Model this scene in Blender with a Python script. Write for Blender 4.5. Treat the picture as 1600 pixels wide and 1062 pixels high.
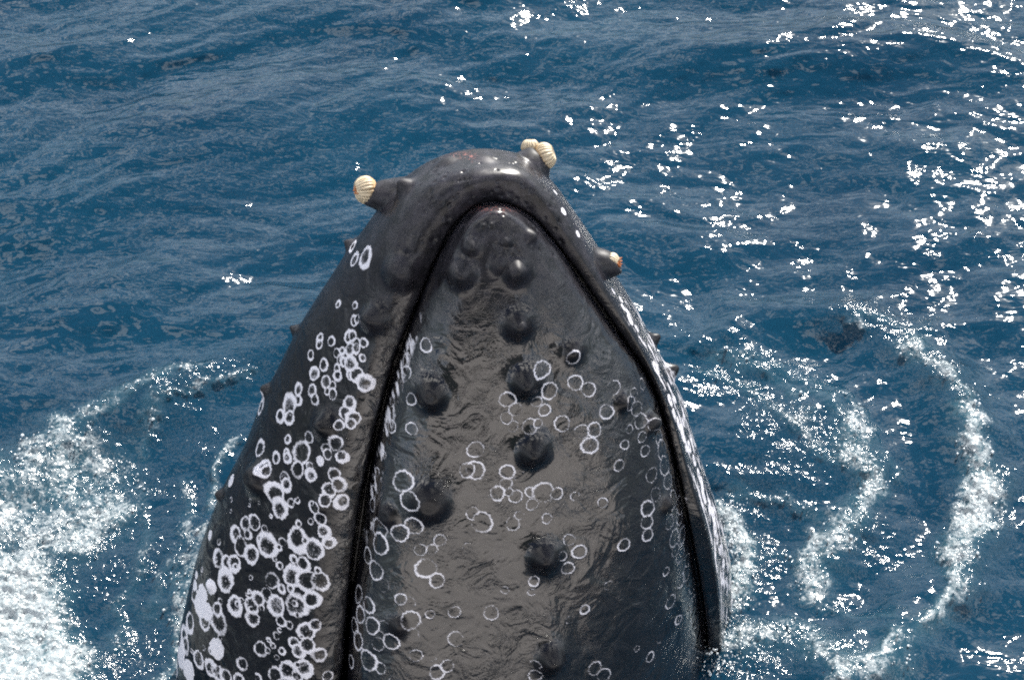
import bpy, math, random
import numpy as np
from mathutils import Vector, noise as mn

rnd = random.Random(7)
rng = np.random.default_rng(11)
S = bpy.context.scene
for o in list(bpy.data.objects):
    bpy.data.objects.remove(o)

# ------------------------------------------------------------------ camera
CAM_H = 5.2
PITCH = math.radians(45.0)
FPX = 3209.0                      # focal length in pixels of the 1600 px wide photograph
cam = bpy.data.cameras.new('camera')
cam.sensor_width = 36.0
cam.lens = 36.0 * FPX / 1600.0
cam.clip_start = 0.05
cam.clip_end = 9000.0
camo = bpy.data.objects.new('camera', cam)
S.collection.objects.link(camo)
camo.location = (0, 0, CAM_H)
camo.rotation_euler = (math.pi / 2 - PITCH, 0, 0)
S.camera = camo

# ------------------------------------------------------------------ sky, sun, exposure
SUN_EL = math.radians(34.0)
SUN_AZ = math.radians(19.0)       # measured from straight ahead (+Y) towards the right (+X)
W = bpy.data.worlds.new('World')
S.world = W
W.use_nodes = True
nt = W.node_tree
nt.nodes.clear()
def N(tree, typ, **kw):
    n = tree.nodes.new(typ)
    for k, v in kw.items():
        setattr(n, k, v)
    return n
wo = N(nt, 'ShaderNodeOutputWorld')
bg = N(nt, 'ShaderNodeBackground')
sky = N(nt, 'ShaderNodeTexSky', sky_type='NISHITA')
sky.sun_disc = False
sky.sun_elevation = SUN_EL
sky.sun_rotation = SUN_AZ
sky.air_density = 1.0
sky.dust_density = 0.4
sky.ozone_density = 1.2
bg.inputs['Strength'].default_value = 0.085
# broken fair-weather cloud on a flat layer overhead
tc = N(nt, 'ShaderNodeTexCoord')
sep = N(nt, 'ShaderNodeSeparateXYZ')
nt.links.new(tc.outputs['Generated'], sep.inputs[0])
zc = N(nt, 'ShaderNodeMath', operation='MAXIMUM'); zc.inputs[1].default_value = 0.06
nt.links.new(sep.outputs['Z'], zc.inputs[0])
dx = N(nt, 'ShaderNodeMath', operation='DIVIDE'); dy = N(nt, 'ShaderNodeMath', operation='DIVIDE')
nt.links.new(sep.outputs['X'], dx.inputs[0]); nt.links.new(zc.outputs[0], dx.inputs[1])
nt.links.new(sep.outputs['Y'], dy.inputs[0]); nt.links.new(zc.outputs[0], dy.inputs[1])
cmb = N(nt, 'ShaderNodeCombineXYZ')
nt.links.new(dx.outputs[0], cmb.inputs[0]); nt.links.new(dy.outputs[0], cmb.inputs[1])
cn = N(nt, 'ShaderNodeTexNoise')
cn.inputs['Scale'].default_value = 2.4
cn.inputs['Detail'].default_value = 7.0
cn.inputs['Roughness'].default_value = 0.55
cn.inputs['Distortion'].default_value = 0.4
nt.links.new(cmb.outputs[0], cn.inputs['Vector'])
cr = N(nt, 'ShaderNodeValToRGB')
cr.color_ramp.elements[0].position = 0.53
cr.color_ramp.elements[1].position = 0.565
nt.links.new(cn.outputs['Fac'], cr.inputs[0])
cm = N(nt, 'ShaderNodeMix', data_type='RGBA')
lo = N(nt, 'ShaderNodeMapRange'); lo.inputs[1].default_value = 0.05; lo.inputs[2].default_value = 0.22
nt.links.new(sep.outputs['Z'], lo.inputs[0])
cf = N(nt, 'ShaderNodeMath', operation='MULTIPLY')
nt.links.new(cr.outputs[0], cf.inputs[0]); nt.links.new(lo.outputs[0], cf.inputs[1])
nt.links.new(cf.outputs[0], cm.inputs['Factor'])
# blue grey marine haze low on the horizon
hzr = N(nt, 'ShaderNodeMapRange'); hzr.inputs[1].default_value = 0.0; hzr.inputs[2].default_value = 0.20
hzr.inputs[3].default_value = 0.85; hzr.inputs[4].default_value = 0.0
nt.links.new(sep.outputs['Z'], hzr.inputs[0])
hm = N(nt, 'ShaderNodeMix', data_type='RGBA'); hm.inputs['B'].default_value = (1.4, 1.9, 2.7, 1)
nt.links.new(hzr.outputs[0], hm.inputs['Factor']); nt.links.new(sky.outputs[0], hm.inputs['A'])
nt.links.new(hm.outputs['Result'], cm.inputs['A'])
CLOUD = 25.0
cm.inputs['B'].default_value = (CLOUD, CLOUD * 0.97, CLOUD * 0.93, 1)
nt.links.new(cm.outputs['Result'], bg.inputs['Color'])
nt.links.new(bg.outputs[0], wo.inputs[0])

sun = bpy.data.lights.new('sun', 'SUN')
sun.energy = 4.5
sun.angle = math.radians(0.53)
sun.color = (1.0, 0.955, 0.88)
suno = bpy.data.objects.new('sun', sun)
S.collection.objects.link(suno)
sd = Vector((math.sin(SUN_AZ) * math.cos(SUN_EL), math.cos(SUN_AZ) * math.cos(SUN_EL), math.sin(SUN_EL)))
suno.rotation_euler = (-sd).to_track_quat('-Z', 'Y').to_euler()
suno.location = (3, 8, 8)

S.view_settings.view_transform = 'Standard'
S.view_settings.look = 'None'
S.view_settings.exposure = 1.12
S.view_settings.gamma = 1.0
S.view_settings.use_curve_mapping = False
S.render.engine = 'CYCLES'
S.cycles.max_bounces = 5
S.cycles.transparent_max_bounces = 6
S.cycles.sample_clamp_indirect = 4.0
S.cycles.caustics_reflective = False
S.cycles.caustics_refractive = False
S.cycles.use_denoising = False
S.cycles.filter_width = 2.0

# ------------------------------------------------------------------ helpers
Fv = np.array([0, math.cos(PITCH), -math.sin(PITCH)])
Rv = np.array([1.0, 0, 0])
Uv = np.array([0, math.sin(PITCH), math.cos(PITCH)])
O3 = np.array([0, 0, CAM_H])
def ray(px, py):
    px = np.asarray(px, float); py = np.asarray(py, float)
    return Fv + ((px - 800) / FPX)[..., None] * Rv - ((py - 531) / FPX)[..., None] * Uv
def at_plane(px, py, n, k):
    d = ray(px, py)
    t = (k - O3 @ n) / (d @ n)
    return O3 + d * t[..., None]
def at_sea(px, py, z=0.0):
    return at_plane(px, py, np.array([0, 0, 1.0]), np.asarray(z, float))
def to_px(P):
    q = P - O3
    w = q @ Fv
    return 800 + FPX * (q @ Rv) / w, 531 - FPX * (q @ Uv) / w

def tag(o, label=None, cat=None, group=None, kind=None):
    if label: o['label'] = label
    if cat: o['category'] = cat
    if group: o['group'] = group
    if kind: o['kind'] = kind
    return o

def link(name, me, mat=None, parent=None):
    o = bpy.data.objects.new(name, me)
    S.collection.objects.link(o)
    if mat: me.materials.append(mat)
    if parent: o.parent = parent
    return o

def grid_mesh(name, P, wrap=False):
    """P: rows x cols x 3 -> quad mesh, smooth shaded"""
    R_, C_ = P.shape[:2]
    me = bpy.data.meshes.new(name)
    me.vertices.add(R_ * C_)
    me.vertices.foreach_set('co', P.reshape(-1).astype(np.float32))
    i = np.arange(R_ * C_).reshape(R_, C_)
    q = np.stack([i[:-1, :-1], i[:-1, 1:], i[1:, 1:], i[1:, :-1]], -1).reshape(-1, 4)
    me.loops.add(q.size)
    me.loops.foreach_set('vertex_index', q.reshape(-1).astype(np.int32))
    me.polygons.add(len(q))
    me.polygons.foreach_set('loop_start', (np.arange(len(q)) * 4).astype(np.int32))
    me.polygons.foreach_set('loop_total', np.full(len(q), 4, np.int32))
    me.polygons.foreach_set('use_smooth', np.ones(len(q), bool))
    me.update(calc_edges=True)
    return me

def poly_mesh(name, verts, faces, smooth=True):
    me = bpy.data.meshes.new(name)
    me.from_pydata([tuple(v) for v in verts], [], faces)
    me.update()
    if smooth:
        me.polygons.foreach_set('use_smooth', [True] * len(me.polygons))
    return me

def box_mesh(name, boxes):
    vs, fs = [], []
    for (x0, x1, y0, y1, z0, z1) in boxes:
        b = len(vs)
        vs += [(x0, y0, z0), (x1, y0, z0), (x1, y1, z0), (x0, y1, z0), (x0, y0, z1), (x1, y0, z1), (x1, y1, z1), (x0, y1, z1)]
        fs += [tuple(b + k for k in f) for f in ((0, 3, 2, 1), (4, 5, 6, 7), (0, 1, 5, 4), (1, 2, 6, 5), (2, 3, 7, 6), (3, 0, 4, 7))]
    return poly_mesh(name, vs, fs, False)

def attr(me, name, a):
    at = me.attributes.new(name, 'FLOAT', 'POINT')
    at.data.foreach_set('value', np.ascontiguousarray(a.reshape(-1), dtype=np.float32))

def fractal(P, freq, octs=4, seed=0, gain=0.5, sharp=False):
    """cheap vectorised value noise on the first two coordinates plus optional third"""
    out = np.zeros(P.shape[:-1]); amp = 1.0; tot = 0
    r = np.random.default_rng(seed)
    for o in range(octs):
        T = r.random((64, 64)).astype(np.float32)
        a = r.random() * 6.28
        x = (P[..., 0] * math.cos(a) - P[..., 1] * math.sin(a)) * freq + 17.3 * o
        y = (P[..., 0] * math.sin(a) + P[..., 1] * math.cos(a)) * freq + 5.1 * o
        xi = np.floor(x).astype(int); yi = np.floor(y).astype(int)
        fx = x - xi; fy = y - yi
        fx = fx * fx * fx * (fx * (fx * 6 - 15) + 10); fy = fy * fy * fy * (fy * (fy * 6 - 15) + 10)
        v = (T[xi & 63, yi & 63] * (1 - fx) + T[(xi + 1) & 63, yi & 63] * fx) * (1 - fy) + \
            (T[xi & 63, (yi + 1) & 63] * (1 - fx) + T[(xi + 1) & 63, (yi + 1) & 63] * fx) * fy
        if sharp: v = 1 - np.abs(v * 2 - 1)
        out += v * amp; tot += amp; amp *= gain; freq *= 2.03
    return out / tot

def seg_dist(X, Y, pts):
    """distance of every (X, Y) to a polyline of xy points, plus position along it 0..1"""
    best = np.full(X.shape, 1e9); tt = np.zeros(X.shape)
    n = len(pts) - 1
    for k in range(n):
        ax, ay = pts[k][:2]; bx, by = pts[k + 1][:2]
        vx, vy = bx - ax, by - ay
        t = np.clip(((X - ax) * vx + (Y - ay) * vy) / (vx * vx + vy * vy + 1e-12), 0, 1)
        d = np.hypot(X - ax - t * vx, Y - ay - t * vy)
        m = d < best
        best = np.where(m, d, best); tt = np.where(m, (k + t) / n, tt)
    return best, tt

def mat_new(name):
    m = bpy.data.materials.new(name)
    m.use_nodes = True
    m.node_tree.nodes.clear()
    return m, m.node_tree

def simple_mat(name, col, rough=0.5, bump=0.0, bscale=60.0, var=0.0, metallic=0.0):
    m, t = mat_new(name)
    out = N(t, 'ShaderNodeOutputMaterial'); b = N(t, 'ShaderNodeBsdfPrincipled')
    b.inputs['Roughness'].default_value = rough
    b.inputs['Metallic'].default_value = metallic
    tcn = N(t, 'ShaderNodeTexCoord')
    no = N(t, 'ShaderNodeTexNoise'); no.inputs['Scale'].default_value = bscale; no.inputs['Detail'].default_value = 5
    t.links.new(tcn.outputs['Object'], no.inputs['Vector'])
    mx = N(t, 'ShaderNodeMix', data_type='RGBA')
    mx.inputs['A'].default_value = tuple(c * (1 - var) for c in col) + (1,)
    mx.inputs['B'].default_value = tuple(min(1, c * (1 + var)) for c in col) + (1,)
    t.links.new(no.outputs['Fac'], mx.inputs['Factor'])
    t.links.new(mx.outputs['Result'], b.inputs['Base Color'])
    if bump:
        bp = N(t, 'ShaderNodeBump'); bp.inputs['Strength'].default_value = bump; bp.inputs['Distance'].default_value = 0.002
        t.links.new(no.outputs['Fac'], bp.inputs['Height']); t.links.new(bp.outputs[0], b.inputs['Normal'])
    t.links.new(b.outputs[0], out.inputs[0])
    return m

# ------------------------------------------------------------------ the sea
def sea_xy(pts):
    a = np.array(pts, float)
    return at_sea(a[:, 0], a[:, 1])[:, :2]

def axis(lo, hi, n, far, nf):
    core = np.linspace(lo, hi, n)
    st = core[1] - core[0]
    g = (far / (st * 4)) ** (1.0 / nf)
    off = np.cumsum(st * g ** np.arange(1, nf + 1))
    off = off / off[-1] * far
    off = np.maximum(off, st * np.arange(1, nf + 1))
    return np.concatenate([lo - off[::-1], core, hi + off])

xs = axis(-2.45, 2.45, 900, 2500.0, 44)
ys = axis(3.4, 7.6, 700, 2500.0, 44)
X, Y = np.meshgrid(xs, ys)
X0, Y0 = X.copy(), Y.copy()
fade = np.clip(1.6 - np.hypot(X0, Y0 - 5.5) / 60.0, 0.0, 1.0)
# gently warped domain keeps the crests from being ruler straight
P2 = np.stack([X, Y], -1)
wx = X + 0.45 * (fractal(P2, 0.9, 2, 1) - .5) + 0.07 * (fractal(P2, 5.0, 2, 2) - .5)
wy = Y + 0.45 * (fractal(P2, 0.9, 2, 3) - .5) + 0.07 * (fractal(P2, 5.0, 2, 4) - .5)
Z = np.zeros_like(X)
near = np.clip(3.0 - np.hypot(X0, Y0 - 5.5) / 3.0, 0, 1)
wr = random.Random(5)
for k in range(46):
    lam = 1.9 * (0.90 ** k) + 0.03 if k < 34 else wr.uniform(0.05, 0.16)
    th = math.radians(wr.gauss(100, 34))       # travel direction
    kx, ky = 2 * math.pi / lam * math.cos(th), 2 * math.pi / lam * math.sin(th)
    slope = 0.046 if lam > 0.4 else (0.040 if lam > 0.15 else 0.026)
    amp = slope * lam / (2 * math.pi)
    ph = kx * wx + ky * wy + wr.uniform(0, 6.28)
    env = 1.0 if lam > 0.5 else (0.35 + 1.3 * fractal(P2, 0.35 / lam ** 0.5, 2, 50 + k))
    c = np.sin(ph)
    f = fade if lam > 0.5 else near
    Z += amp * env * f * (c + 0.25 * np.cos(2 * ph))
# ragged outlines for everything the whale stirs up
XF = X + 0.20 * (fractal(P2, 3.2, 3, 400, 0.6) - .5) + 0.07 * (fractal(P2, 14.0, 3, 401, 0.6) - .5)
YF = Y + 0.26 * (fractal(P2, 3.2, 3, 402, 0.6) - .5) + 0.09 * (fractal(P2, 14.0, 3, 403, 0.6) - .5)
# ridges pushed up by the whale
ringR = sea_xy([(1150, 505), (1250, 500), (1350, 512), (1440, 560), (1505, 650), (1555, 740), (1540, 840), (1500, 920), (1430, 965), (1390, 1040), (1300, 1075)])
ringL = sea_xy([(470, 545), (380, 565), (300, 590), (220, 625), (130, 670), (30, 730), (-80, 800)])
dR, tR = seg_dist(X, Y, ringR)
dL, tL = seg_dist(X, Y, ringL)
Z += 0.065 * np.exp(-(dR / 0.13) ** 2) * (0.7 + 0.6 * fractal(P2, 3.0, 2, 8)) + 0.055 * np.exp(-(dL / 0.12) ** 2)
in1 = sea_xy([(1100, 545), (1200, 570), (1300, 640), (1350, 720), (1345, 800), (1310, 880), (1260, 960), (1150, 1010)])
d1, t1 = seg_dist(X, Y, in1)
Z += 0.018 * np.exp(-(d1 / 0.08) ** 2)

def blob(pts, w, soft=1.0):
    d, _ = seg_dist(XF, YF, sea_xy(pts))
    return np.exp(-(d / (w * 0.0019)) ** 2 * soft)
def polyfill(px_pts, feather):
    q = sea_xy(px_pts)
    inside = np.zeros(X.shape, bool)
    n = len(q); j = n - 1
    for i in range(n):
        xi, yi = q[i]; xj, yj = q[j]
        c = ((yi > YF) != (yj > YF)) & (XF < (xj - xi) * (YF - yi) / (yj - yi + 1e-12) + xi)
        inside ^= c; j = i
    d, _ = seg_dist(XF, YF, list(q) + [q[0]])
    s = np.where(inside, d, -d) / (feather * 0.0019)
    return np.clip(s * 0.5 + 0.5, 0, 1)

foam = np.zeros_like(X)
def add_foam(a):
    global foam
    foam = np.maximum(foam, a)
add_foam(polyfill([(-200, 860), (60, 880), (125, 940), (150, 1010), (140, 1200), (-200, 1200)], 45) * 1.0)
add_foam(polyfill([(-200, 720), (20, 725), (130, 665), (190, 700), (160, 800), (190, 850), (120, 900), (-200, 900)], 60) * 0.52)
add_foam(blob([(110, 690), (90, 780), (160, 800), (100, 860)], 45) * 0.66)
add_foam(blob([(262, 1090), (285, 960), (320, 840), (370, 720)], 16) * 0.50)
add_foam(blob([(60, 720), (170, 650), (290, 590)], 26) * 0.5)
add_foam(blob([(1440, 560), (1490, 620), (1530, 700)], 24) * 0.62)
add_foam(blob([(1500, 660), (1545, 740), (1540, 800), (1520, 870)], 38) * 0.80)
add_foam(blob([(1520, 870), (1480, 925), (1430, 965)], 24) * 0.74)
add_foam(blob([(1400, 990), (1380, 1040), (1300, 1070)], 22) * 0.70)
for a_ in ([(1080, 590), (1180, 640), (1290, 720)], [(1120, 560), (1230, 590), (1330, 660), (1400, 740)], [(1150, 760), (1250, 800), (1320, 860)], [(1150, 900), (1240, 900), (1300, 960), (1400, 960)], [(210, 700), (260, 640), (360, 600)], [(180, 760), (230, 880), (200, 1000)], [(280, 780), (300, 860), (250, 960)]):
    add_foam(blob(a_, 20) * 0.36)
add_foam(blob([(1320, 690), (1345, 760), (1330, 830), (1270, 920)], 40) * 0.64)
add_foam(blob([(1150, 1020), (1230, 1010), (1330, 1045), (1400, 1010)], 36) * 0.52)
add_foam(blob([(1330, 508), (1400, 530), (1440, 560)], 14) * 0.42)
add_foam(blob([(1440, 560), (1505, 650), (1555, 740), (1540, 840), (1500, 920), (1430, 968), (1390, 1040)], 44) * 0.45)
add_foam(blob([(1110, 570), (1200, 600), (1290, 660)], 24) * 0.40)
add_foam(blob([(1125, 800), (1150, 880), (1140, 940), (1110, 985), (1060, 1030), (1010, 1080)], 30) * 0.85)
chop = np.zeros_like(X)
for a in (polyfill([(1060, 540), (1200, 560), (1330, 640), (1400, 760), (1400, 1000), (1300, 1100), (1000, 1100), (1100, 900), (1130, 800)], 60),
          blob([(1330, 505), (1440, 560), (1505, 650), (1555, 740), (1540, 840), (1500, 920)], 60),
          blob([(1120, 575), (1250, 640), (1330, 720)], 60),
          polyfill([(-100, 730), (200, 610), (400, 550), (410, 640), (330, 800), (270, 1100), (-100, 1100)], 60)):
    chop = np.maximum(chop, a)
patch = np.clip((fractal(np.stack([X * 0.7, Y * 1.6], -1), 4.2, 3, 77) - 0.34) * 4.5, 0, 1)
chopp = chop * (0.10 + 0.9 * patch)
foam_n = fractal(P2, 9.0, 3, 90)
foam_d = np.clip(foam * 1.35 + (foam_n - 0.5) * 0.9 - 0.12, 0, 1.2) * (foam > 0.03)
# froth and chop are real relief: little peaks and bubble cells
fr = fractal(P2, 26.0, 3, 31, 0.6, True) - 0.5
fr2 = fractal(P2, 60.0, 2, 32, 0.6, True) - 0.5
Z += near * (foam_d * (0.014 + 0.020 * fr + 0.003 * fr2) + chopp * 0.006 * fr)
seaP = np.stack([X0, Y0, Z], -1)
sea_me = grid_mesh('sea', seaP)
attr(sea_me, 'foam', foam_d)
attr(sea_me, 'chop', chopp)
attr(sea_me, 'aerated', np.clip(foam * 1.1, 0, 1))

m, t = mat_new('sea_water')
out = N(t, 'ShaderNodeOutputMaterial')
geo = N(t, 'ShaderNodeNewGeometry')
af = N(t, 'ShaderNodeAttribute', attribute_name='foam'); ac = N(t, 'ShaderNodeAttribute', attribute_name='chop')
def mth(t, op, a, b=None, c=None, clamp=False):
    n = N(t, 'ShaderNodeMath', operation=op); n.use_clamp = clamp
    for i, v in enumerate((a, b, c)):
        if v is None: continue
        if isinstance(v, (int, float)): n.inputs[i].default_value = v
        else: t.links.new(v, n.inputs[i])
    return n.outputs[0]
def nz(t, vec, scale, detail=4, rough=0.5, dist=0.0, ntype='FBM', d4=None):
    n = N(t, 'ShaderNodeTexNoise'); n.inputs['Scale'].default_value = scale; n.inputs['Detail'].default_value = detail
    n.inputs['Roughness'].default_value = rough; n.inputs['Distortion'].default_value = dist
    t.links.new(vec, n.inputs['Vector']); return n.outputs['Fac']
mp = N(t, 'ShaderNodeMapping'); mp.inputs['Scale'].default_value = (0.6, 1.25, 1.0); mp.inputs['Rotation'].default_value = (0, 0, math.radians(-12))
t.links.new(geo.outputs['Position'], mp.inputs['Vector'])
r1 = nz(t, mp.outputs[0], 8.5, 2, 0.4, 1.1)
r2 = nz(t, mp.outputs[0], 21.0, 1.2, 0.4, 1.7)
r3 = nz(t, geo.outputs['Position'], 52.0, 2, 0.5, 0.4)
big = nz(t, geo.outputs['Position'], 1.6, 2, 0.5, 0.5)
bigm = N(t, 'ShaderNodeMapRange'); t.links.new(big, bigm.inputs[0])
bigm.inputs[1].default_value = 0.38; bigm.inputs[2].default_value = 0.62; bigm.inputs[3].default_value = 0.35; bigm.inputs[4].default_value = 1.0
h = mth(t, 'MULTIPLY', r1, 0.0100)
h = mth(t, 'ADD', h, mth(t, 'MULTIPLY', mth(t, 'MULTIPLY', r2, 0.0038), bigm.outputs[0]))
fine = mth(t, 'ADD', mth(t, 'MULTIPLY', ac.outputs['Fac'], 0.0085), mth(t, 'MULTIPLY', af.outputs['Fac'], 0.0065))
h = mth(t, 'ADD', h, mth(t, 'MULTIPLY', r3, fine))
bp = N(t, 'ShaderNodeBump'); bp.inputs['Strength'].default_value = 1.0; bp.inputs['Distance'].default_value = 1.0
t.links.new(h, bp.inputs['Height'])
fres = N(t, 'ShaderNodeFresnel'); fres.inputs['IOR'].default_value = 1.36
t.links.new(bp.outputs[0], fres.inputs['Normal'])
dif = N(t, 'ShaderNodeBsdfDiffuse')
up = N(t, 'ShaderNodeCombineXYZ'); up.inputs[2].default_value = 1.0
vm = N(t, 'ShaderNodeMix', data_type='VECTOR'); vm.inputs['Factor'].default_value = 0.25
t.links.new(up.outputs[0], vm.inputs['A']); t.links.new(geo.outputs['Normal'], vm.inputs['B'])
t.links.new(vm.outputs['Result'], dif.inputs['Normal'])
wc = N(t, 'ShaderNodeMix', data_type='RGBA')
wc.inputs['A'].default_value = (0.0018, 0.0160, 0.0350, 1)
wc.inputs['B'].default_value = (0.0034, 0.0325, 0.0600, 1)
t.links.new(nz(t, geo.outputs['Position'], 1.1, 3, 0.5), wc.inputs['Factor'])
wa = N(t, 'ShaderNodeMix', data_type='RGBA'); wa.inputs['B'].default_value = (0.045, 0.105, 0.130, 1)
aer = N(t, 'ShaderNodeAttribute', attribute_name='aerated')
t.links.new(mth(t, 'MULTIPLY', mth(t, 'POWER', aer.outputs['Fac'], 1.6), 0.8), wa.inputs['Factor']); t.links.new(wc.outputs['Result'], wa.inputs['A'])
t.links.new(wa.outputs['Result'], dif.inputs['Color'])
gl = N(t, 'ShaderNodeBsdfGlossy'); t.links.new(mth(t, 'ADD', mth(t, 'MULTIPLY', ac.outputs['Fac'], 0.055), 0.065), gl.inputs['Roughness'])
t.links.new(bp.outputs[0], gl.inputs['Normal'])
wat = N(t, 'ShaderNodeMixShader')
t.links.new(fres.outputs[0], wat.inputs[0]); t.links.new(dif.outputs[0], wat.inputs[1]); t.links.new(gl.outputs[0], wat.inputs[2])
# froth: lacy cells, opaque where the foam attribute is high
vo = N(t, 'ShaderNodeTexVoronoi', feature='DISTANCE_TO_EDGE'); vo.inputs['Scale'].default_value = 42.0
wv = N(t, 'ShaderNodeTexNoise'); wv.inputs['Scale'].default_value = 30.0; wv.inputs['Detail'].default_value = 3
t.links.new(geo.outputs['Position'], wv.inputs['Vector'])
wm = N(t, 'ShaderNodeMix', data_type='VECTOR'); wm.inputs['Factor'].default_value = 0.045
t.links.new(geo.outputs['Position'], wm.inputs['A']); t.links.new(wv.outputs['Color'], wm.inputs['B'])
t.links.new(wm.outputs['Result'], vo.inputs['Vector'])
def ridge(scale, det, p):
    q = nz(t, wm.outputs['Result'], scale, det, 0.55, 0.8)
    return mth(t, 'POWER', mth(t, 'SUBTRACT', 1.0, mth(t, 'ABSOLUTE', mth(t, 'SUBTRACT', mth(t, 'MULTIPLY', q, 2.0), 1.0))), p)
lace = mth(t, 'ADD', mth(t, 'MULTIPLY', ridge(22.0, 2, 6.0), 0.75), mth(t, 'MULTIPLY', ridge(60.0, 2, 5.0), 0.65))
n2 = nz(t, geo.outputs['Position'], 12.0, 5, 0.7, 0.3)
fm = mth(t, 'ADD', mth(t, 'ADD', mth(t, 'MULTIPLY', mth(t, 'POWER', af.outputs['Fac'], 3.0), 0.55), mth(t, 'MULTIPLY', lace, mth(t, 'MINIMUM', mth(t, 'MULTIPLY', af.outputs['Fac'], 1.9), 1.1))), mth(t, 'MULTIPLY', mth(t, 'SUBTRACT', n2, 0.5), 1.5))
fmr = N(t, 'ShaderNodeMapRange'); t.links.new(fm, fmr.inputs[0])
fmr.inputs[1].default_value = 0.66; fmr.inputs[2].default_value = 1.45
fd = N(t, 'ShaderNodeBsdfPrincipled')
fd.inputs['Base Color'].default_value = (0.36, 0.39, 0.40, 1); fd.inputs['Roughness'].default_value = 0.22
t.links.new(bp.outputs[0], fd.inputs['Normal'])
fin = N(t, 'ShaderNodeMixShader')
t.links.new(mth(t, 'MULTIPLY', fmr.outputs[0], 0.75), fin.inputs[0]); t.links.new(wat.outputs[0], fin.inputs[1]); t.links.new(fd.outputs[0], fin.inputs[2])
t.links.new(fin.outputs[0], out.inputs[0])
sea = link('sea', sea_me, m)
tag(sea, kind='structure')

# ------------------------------------------------------------------ the whale
EPS = math.radians(22.0); PSI = math.radians(10.0)
Nw = np.array([math.sin(PSI) * math.cos(EPS), -math.cos(PSI) * math.cos(EPS), math.sin(EPS)])
KW = -3.19
BASE_Y = 1330
# each rib line of the head: outline points (left side, root to tip; then right side, tip to root) with height above the head's mid plane
def arch(left, right, dbase, dtip):
    return left, right, dbase, dtip
A = [
 arch([(870, BASE_Y), (862, 1030), (850, 860), (832, 705), (821, 600), (808, 500), (795, 410), (778, 365)],
      [(778, 365), (795, 410), (808, 500), (821, 600), (832, 705), (850, 860), (862, 1030), (870, BASE_Y)], (0.30, 0.30), 0.150),
 arch([(700, BASE_Y), (708, 1000), (716, 850), (722, 700), (728, 600), (736, 500), (746, 420), (760, 360), (776, 344)],
      [(776, 344), (800, 360), (830, 420), (868, 500), (905, 600), (940, 700), (965, 850), (980, 1000), (990, BASE_Y)], (0.285, 0.28), 0.135),
 arch([(560, BASE_Y), (582, 1000), (595, 850), (612, 740), (634, 640), (656, 560), (682, 480), (708, 405), (736, 350), (774, 327)],
      [(774, 327), (816, 345), (852, 395), (898, 460), (946, 532), (985, 600), (1007, 665), (1026, 745), (1044, 835), (1060, 925), (1070, 1000), (1080, BASE_Y)], (0.20, 0.19), 0.105),
 arch([(525, BASE_Y), (546, 1062), (551, 980), (567, 850), (581, 750), (601, 650), (626, 560), (656, 480), (690, 400), (724, 345), (748, 326), (773, 320)],
      [(773, 320), (800, 324), (832, 344), (860, 375), (913, 451), (965, 525), (1007, 588), (1024, 627), (1036, 666), (1053, 735), (1066, 800), (1078, 860), (1088, 915), (1096, 970), (1101, 1030), (1108, BASE_Y)], (0.09, 0.085), 0.050),
 arch([(505, BASE_Y), (537, 1062), (543, 980), (559, 850), (574, 750), (595, 650), (620, 560), (650, 480), (684, 400), (719, 342), (745, 320), (773, 314)],
      [(773, 315), (803, 322), (835, 342), (863, 373), (916, 449), (968, 523), (1010, 586), (1027, 625), (1039, 664), (1056, 733), (1069, 798), (1081, 858), (1091, 913), (1099, 968), (1104, 1028), (1112, BASE_Y)], (0.02, 0.035), 0.005),
 arch([(494, BASE_Y), (530, 1062), (536, 980), (552, 850), (567, 750), (589, 650), (615, 560), (645, 480), (678, 400), (714, 339), (743, 314), (772, 306)],
      [(772, 303), (807, 319), (839, 339), (867, 370), (920, 446), (972, 520), (1014, 583), (1031, 622), (1043, 661), (1060, 730), (1073, 795), (1085, 855), (1095, 910), (1103, 965), (1108, 1025), (1116, BASE_Y)], (0.085, 0.075), 0.030),
 arch([(470, BASE_Y), (503, 1062), (507, 980), (522, 850), (538, 750), (562, 650), (589, 560), (621, 475), (653, 392), (691, 329), (729, 293), (772, 282)],
      [(772, 282), (814, 289), (850, 318), (880, 362), (913, 412), (939, 451), (970, 497), (998, 541), (1029, 602), (1056, 676), (1072, 735), (1088, 790), (1105, 845), (1115, 900), (1120, 950), (1122, 1030), (1126, BASE_Y)], (0.10, 0.085), 0.035),
 arch([(365, BASE_Y), (392, 1062), (402, 970), (425, 860), (452, 750), (488, 650), (519, 565), (557, 475), (592, 390), (632, 322), (688, 274), (755, 257)],
      [(755, 257), (822, 264), (862, 297), (900, 350), (933, 405), (957, 447), (990, 498), (1016, 545), (1046, 602), (1071, 676), (1092, 740), (1108, 800), (1119, 850), (1127, 900), (1131, 950), (1134, 1030), (1137, BASE_Y)], (-0.03, -0.06), -0.02),
 arch([(262, BASE_Y), (275, 1062), (283, 980), (300, 900), (325, 820), (350, 760), (385, 690), (404, 640), (440, 565), (472, 503), (510, 443), (545, 390), (578, 345), (606, 305), (655, 262), (695, 243), (738, 234)],
      [(738, 234), (790, 236), (832, 250), (862, 282), (895, 328), (940, 393), (972, 445), (1003, 503), (1033, 560), (1061, 615), (1085, 690), (1110, 765), (1131, 835), (1138, 890), (1141, 1000), (1143, BASE_Y)], (-0.38, -0.40), -0.13),
]
ROWS_H = 820
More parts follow.
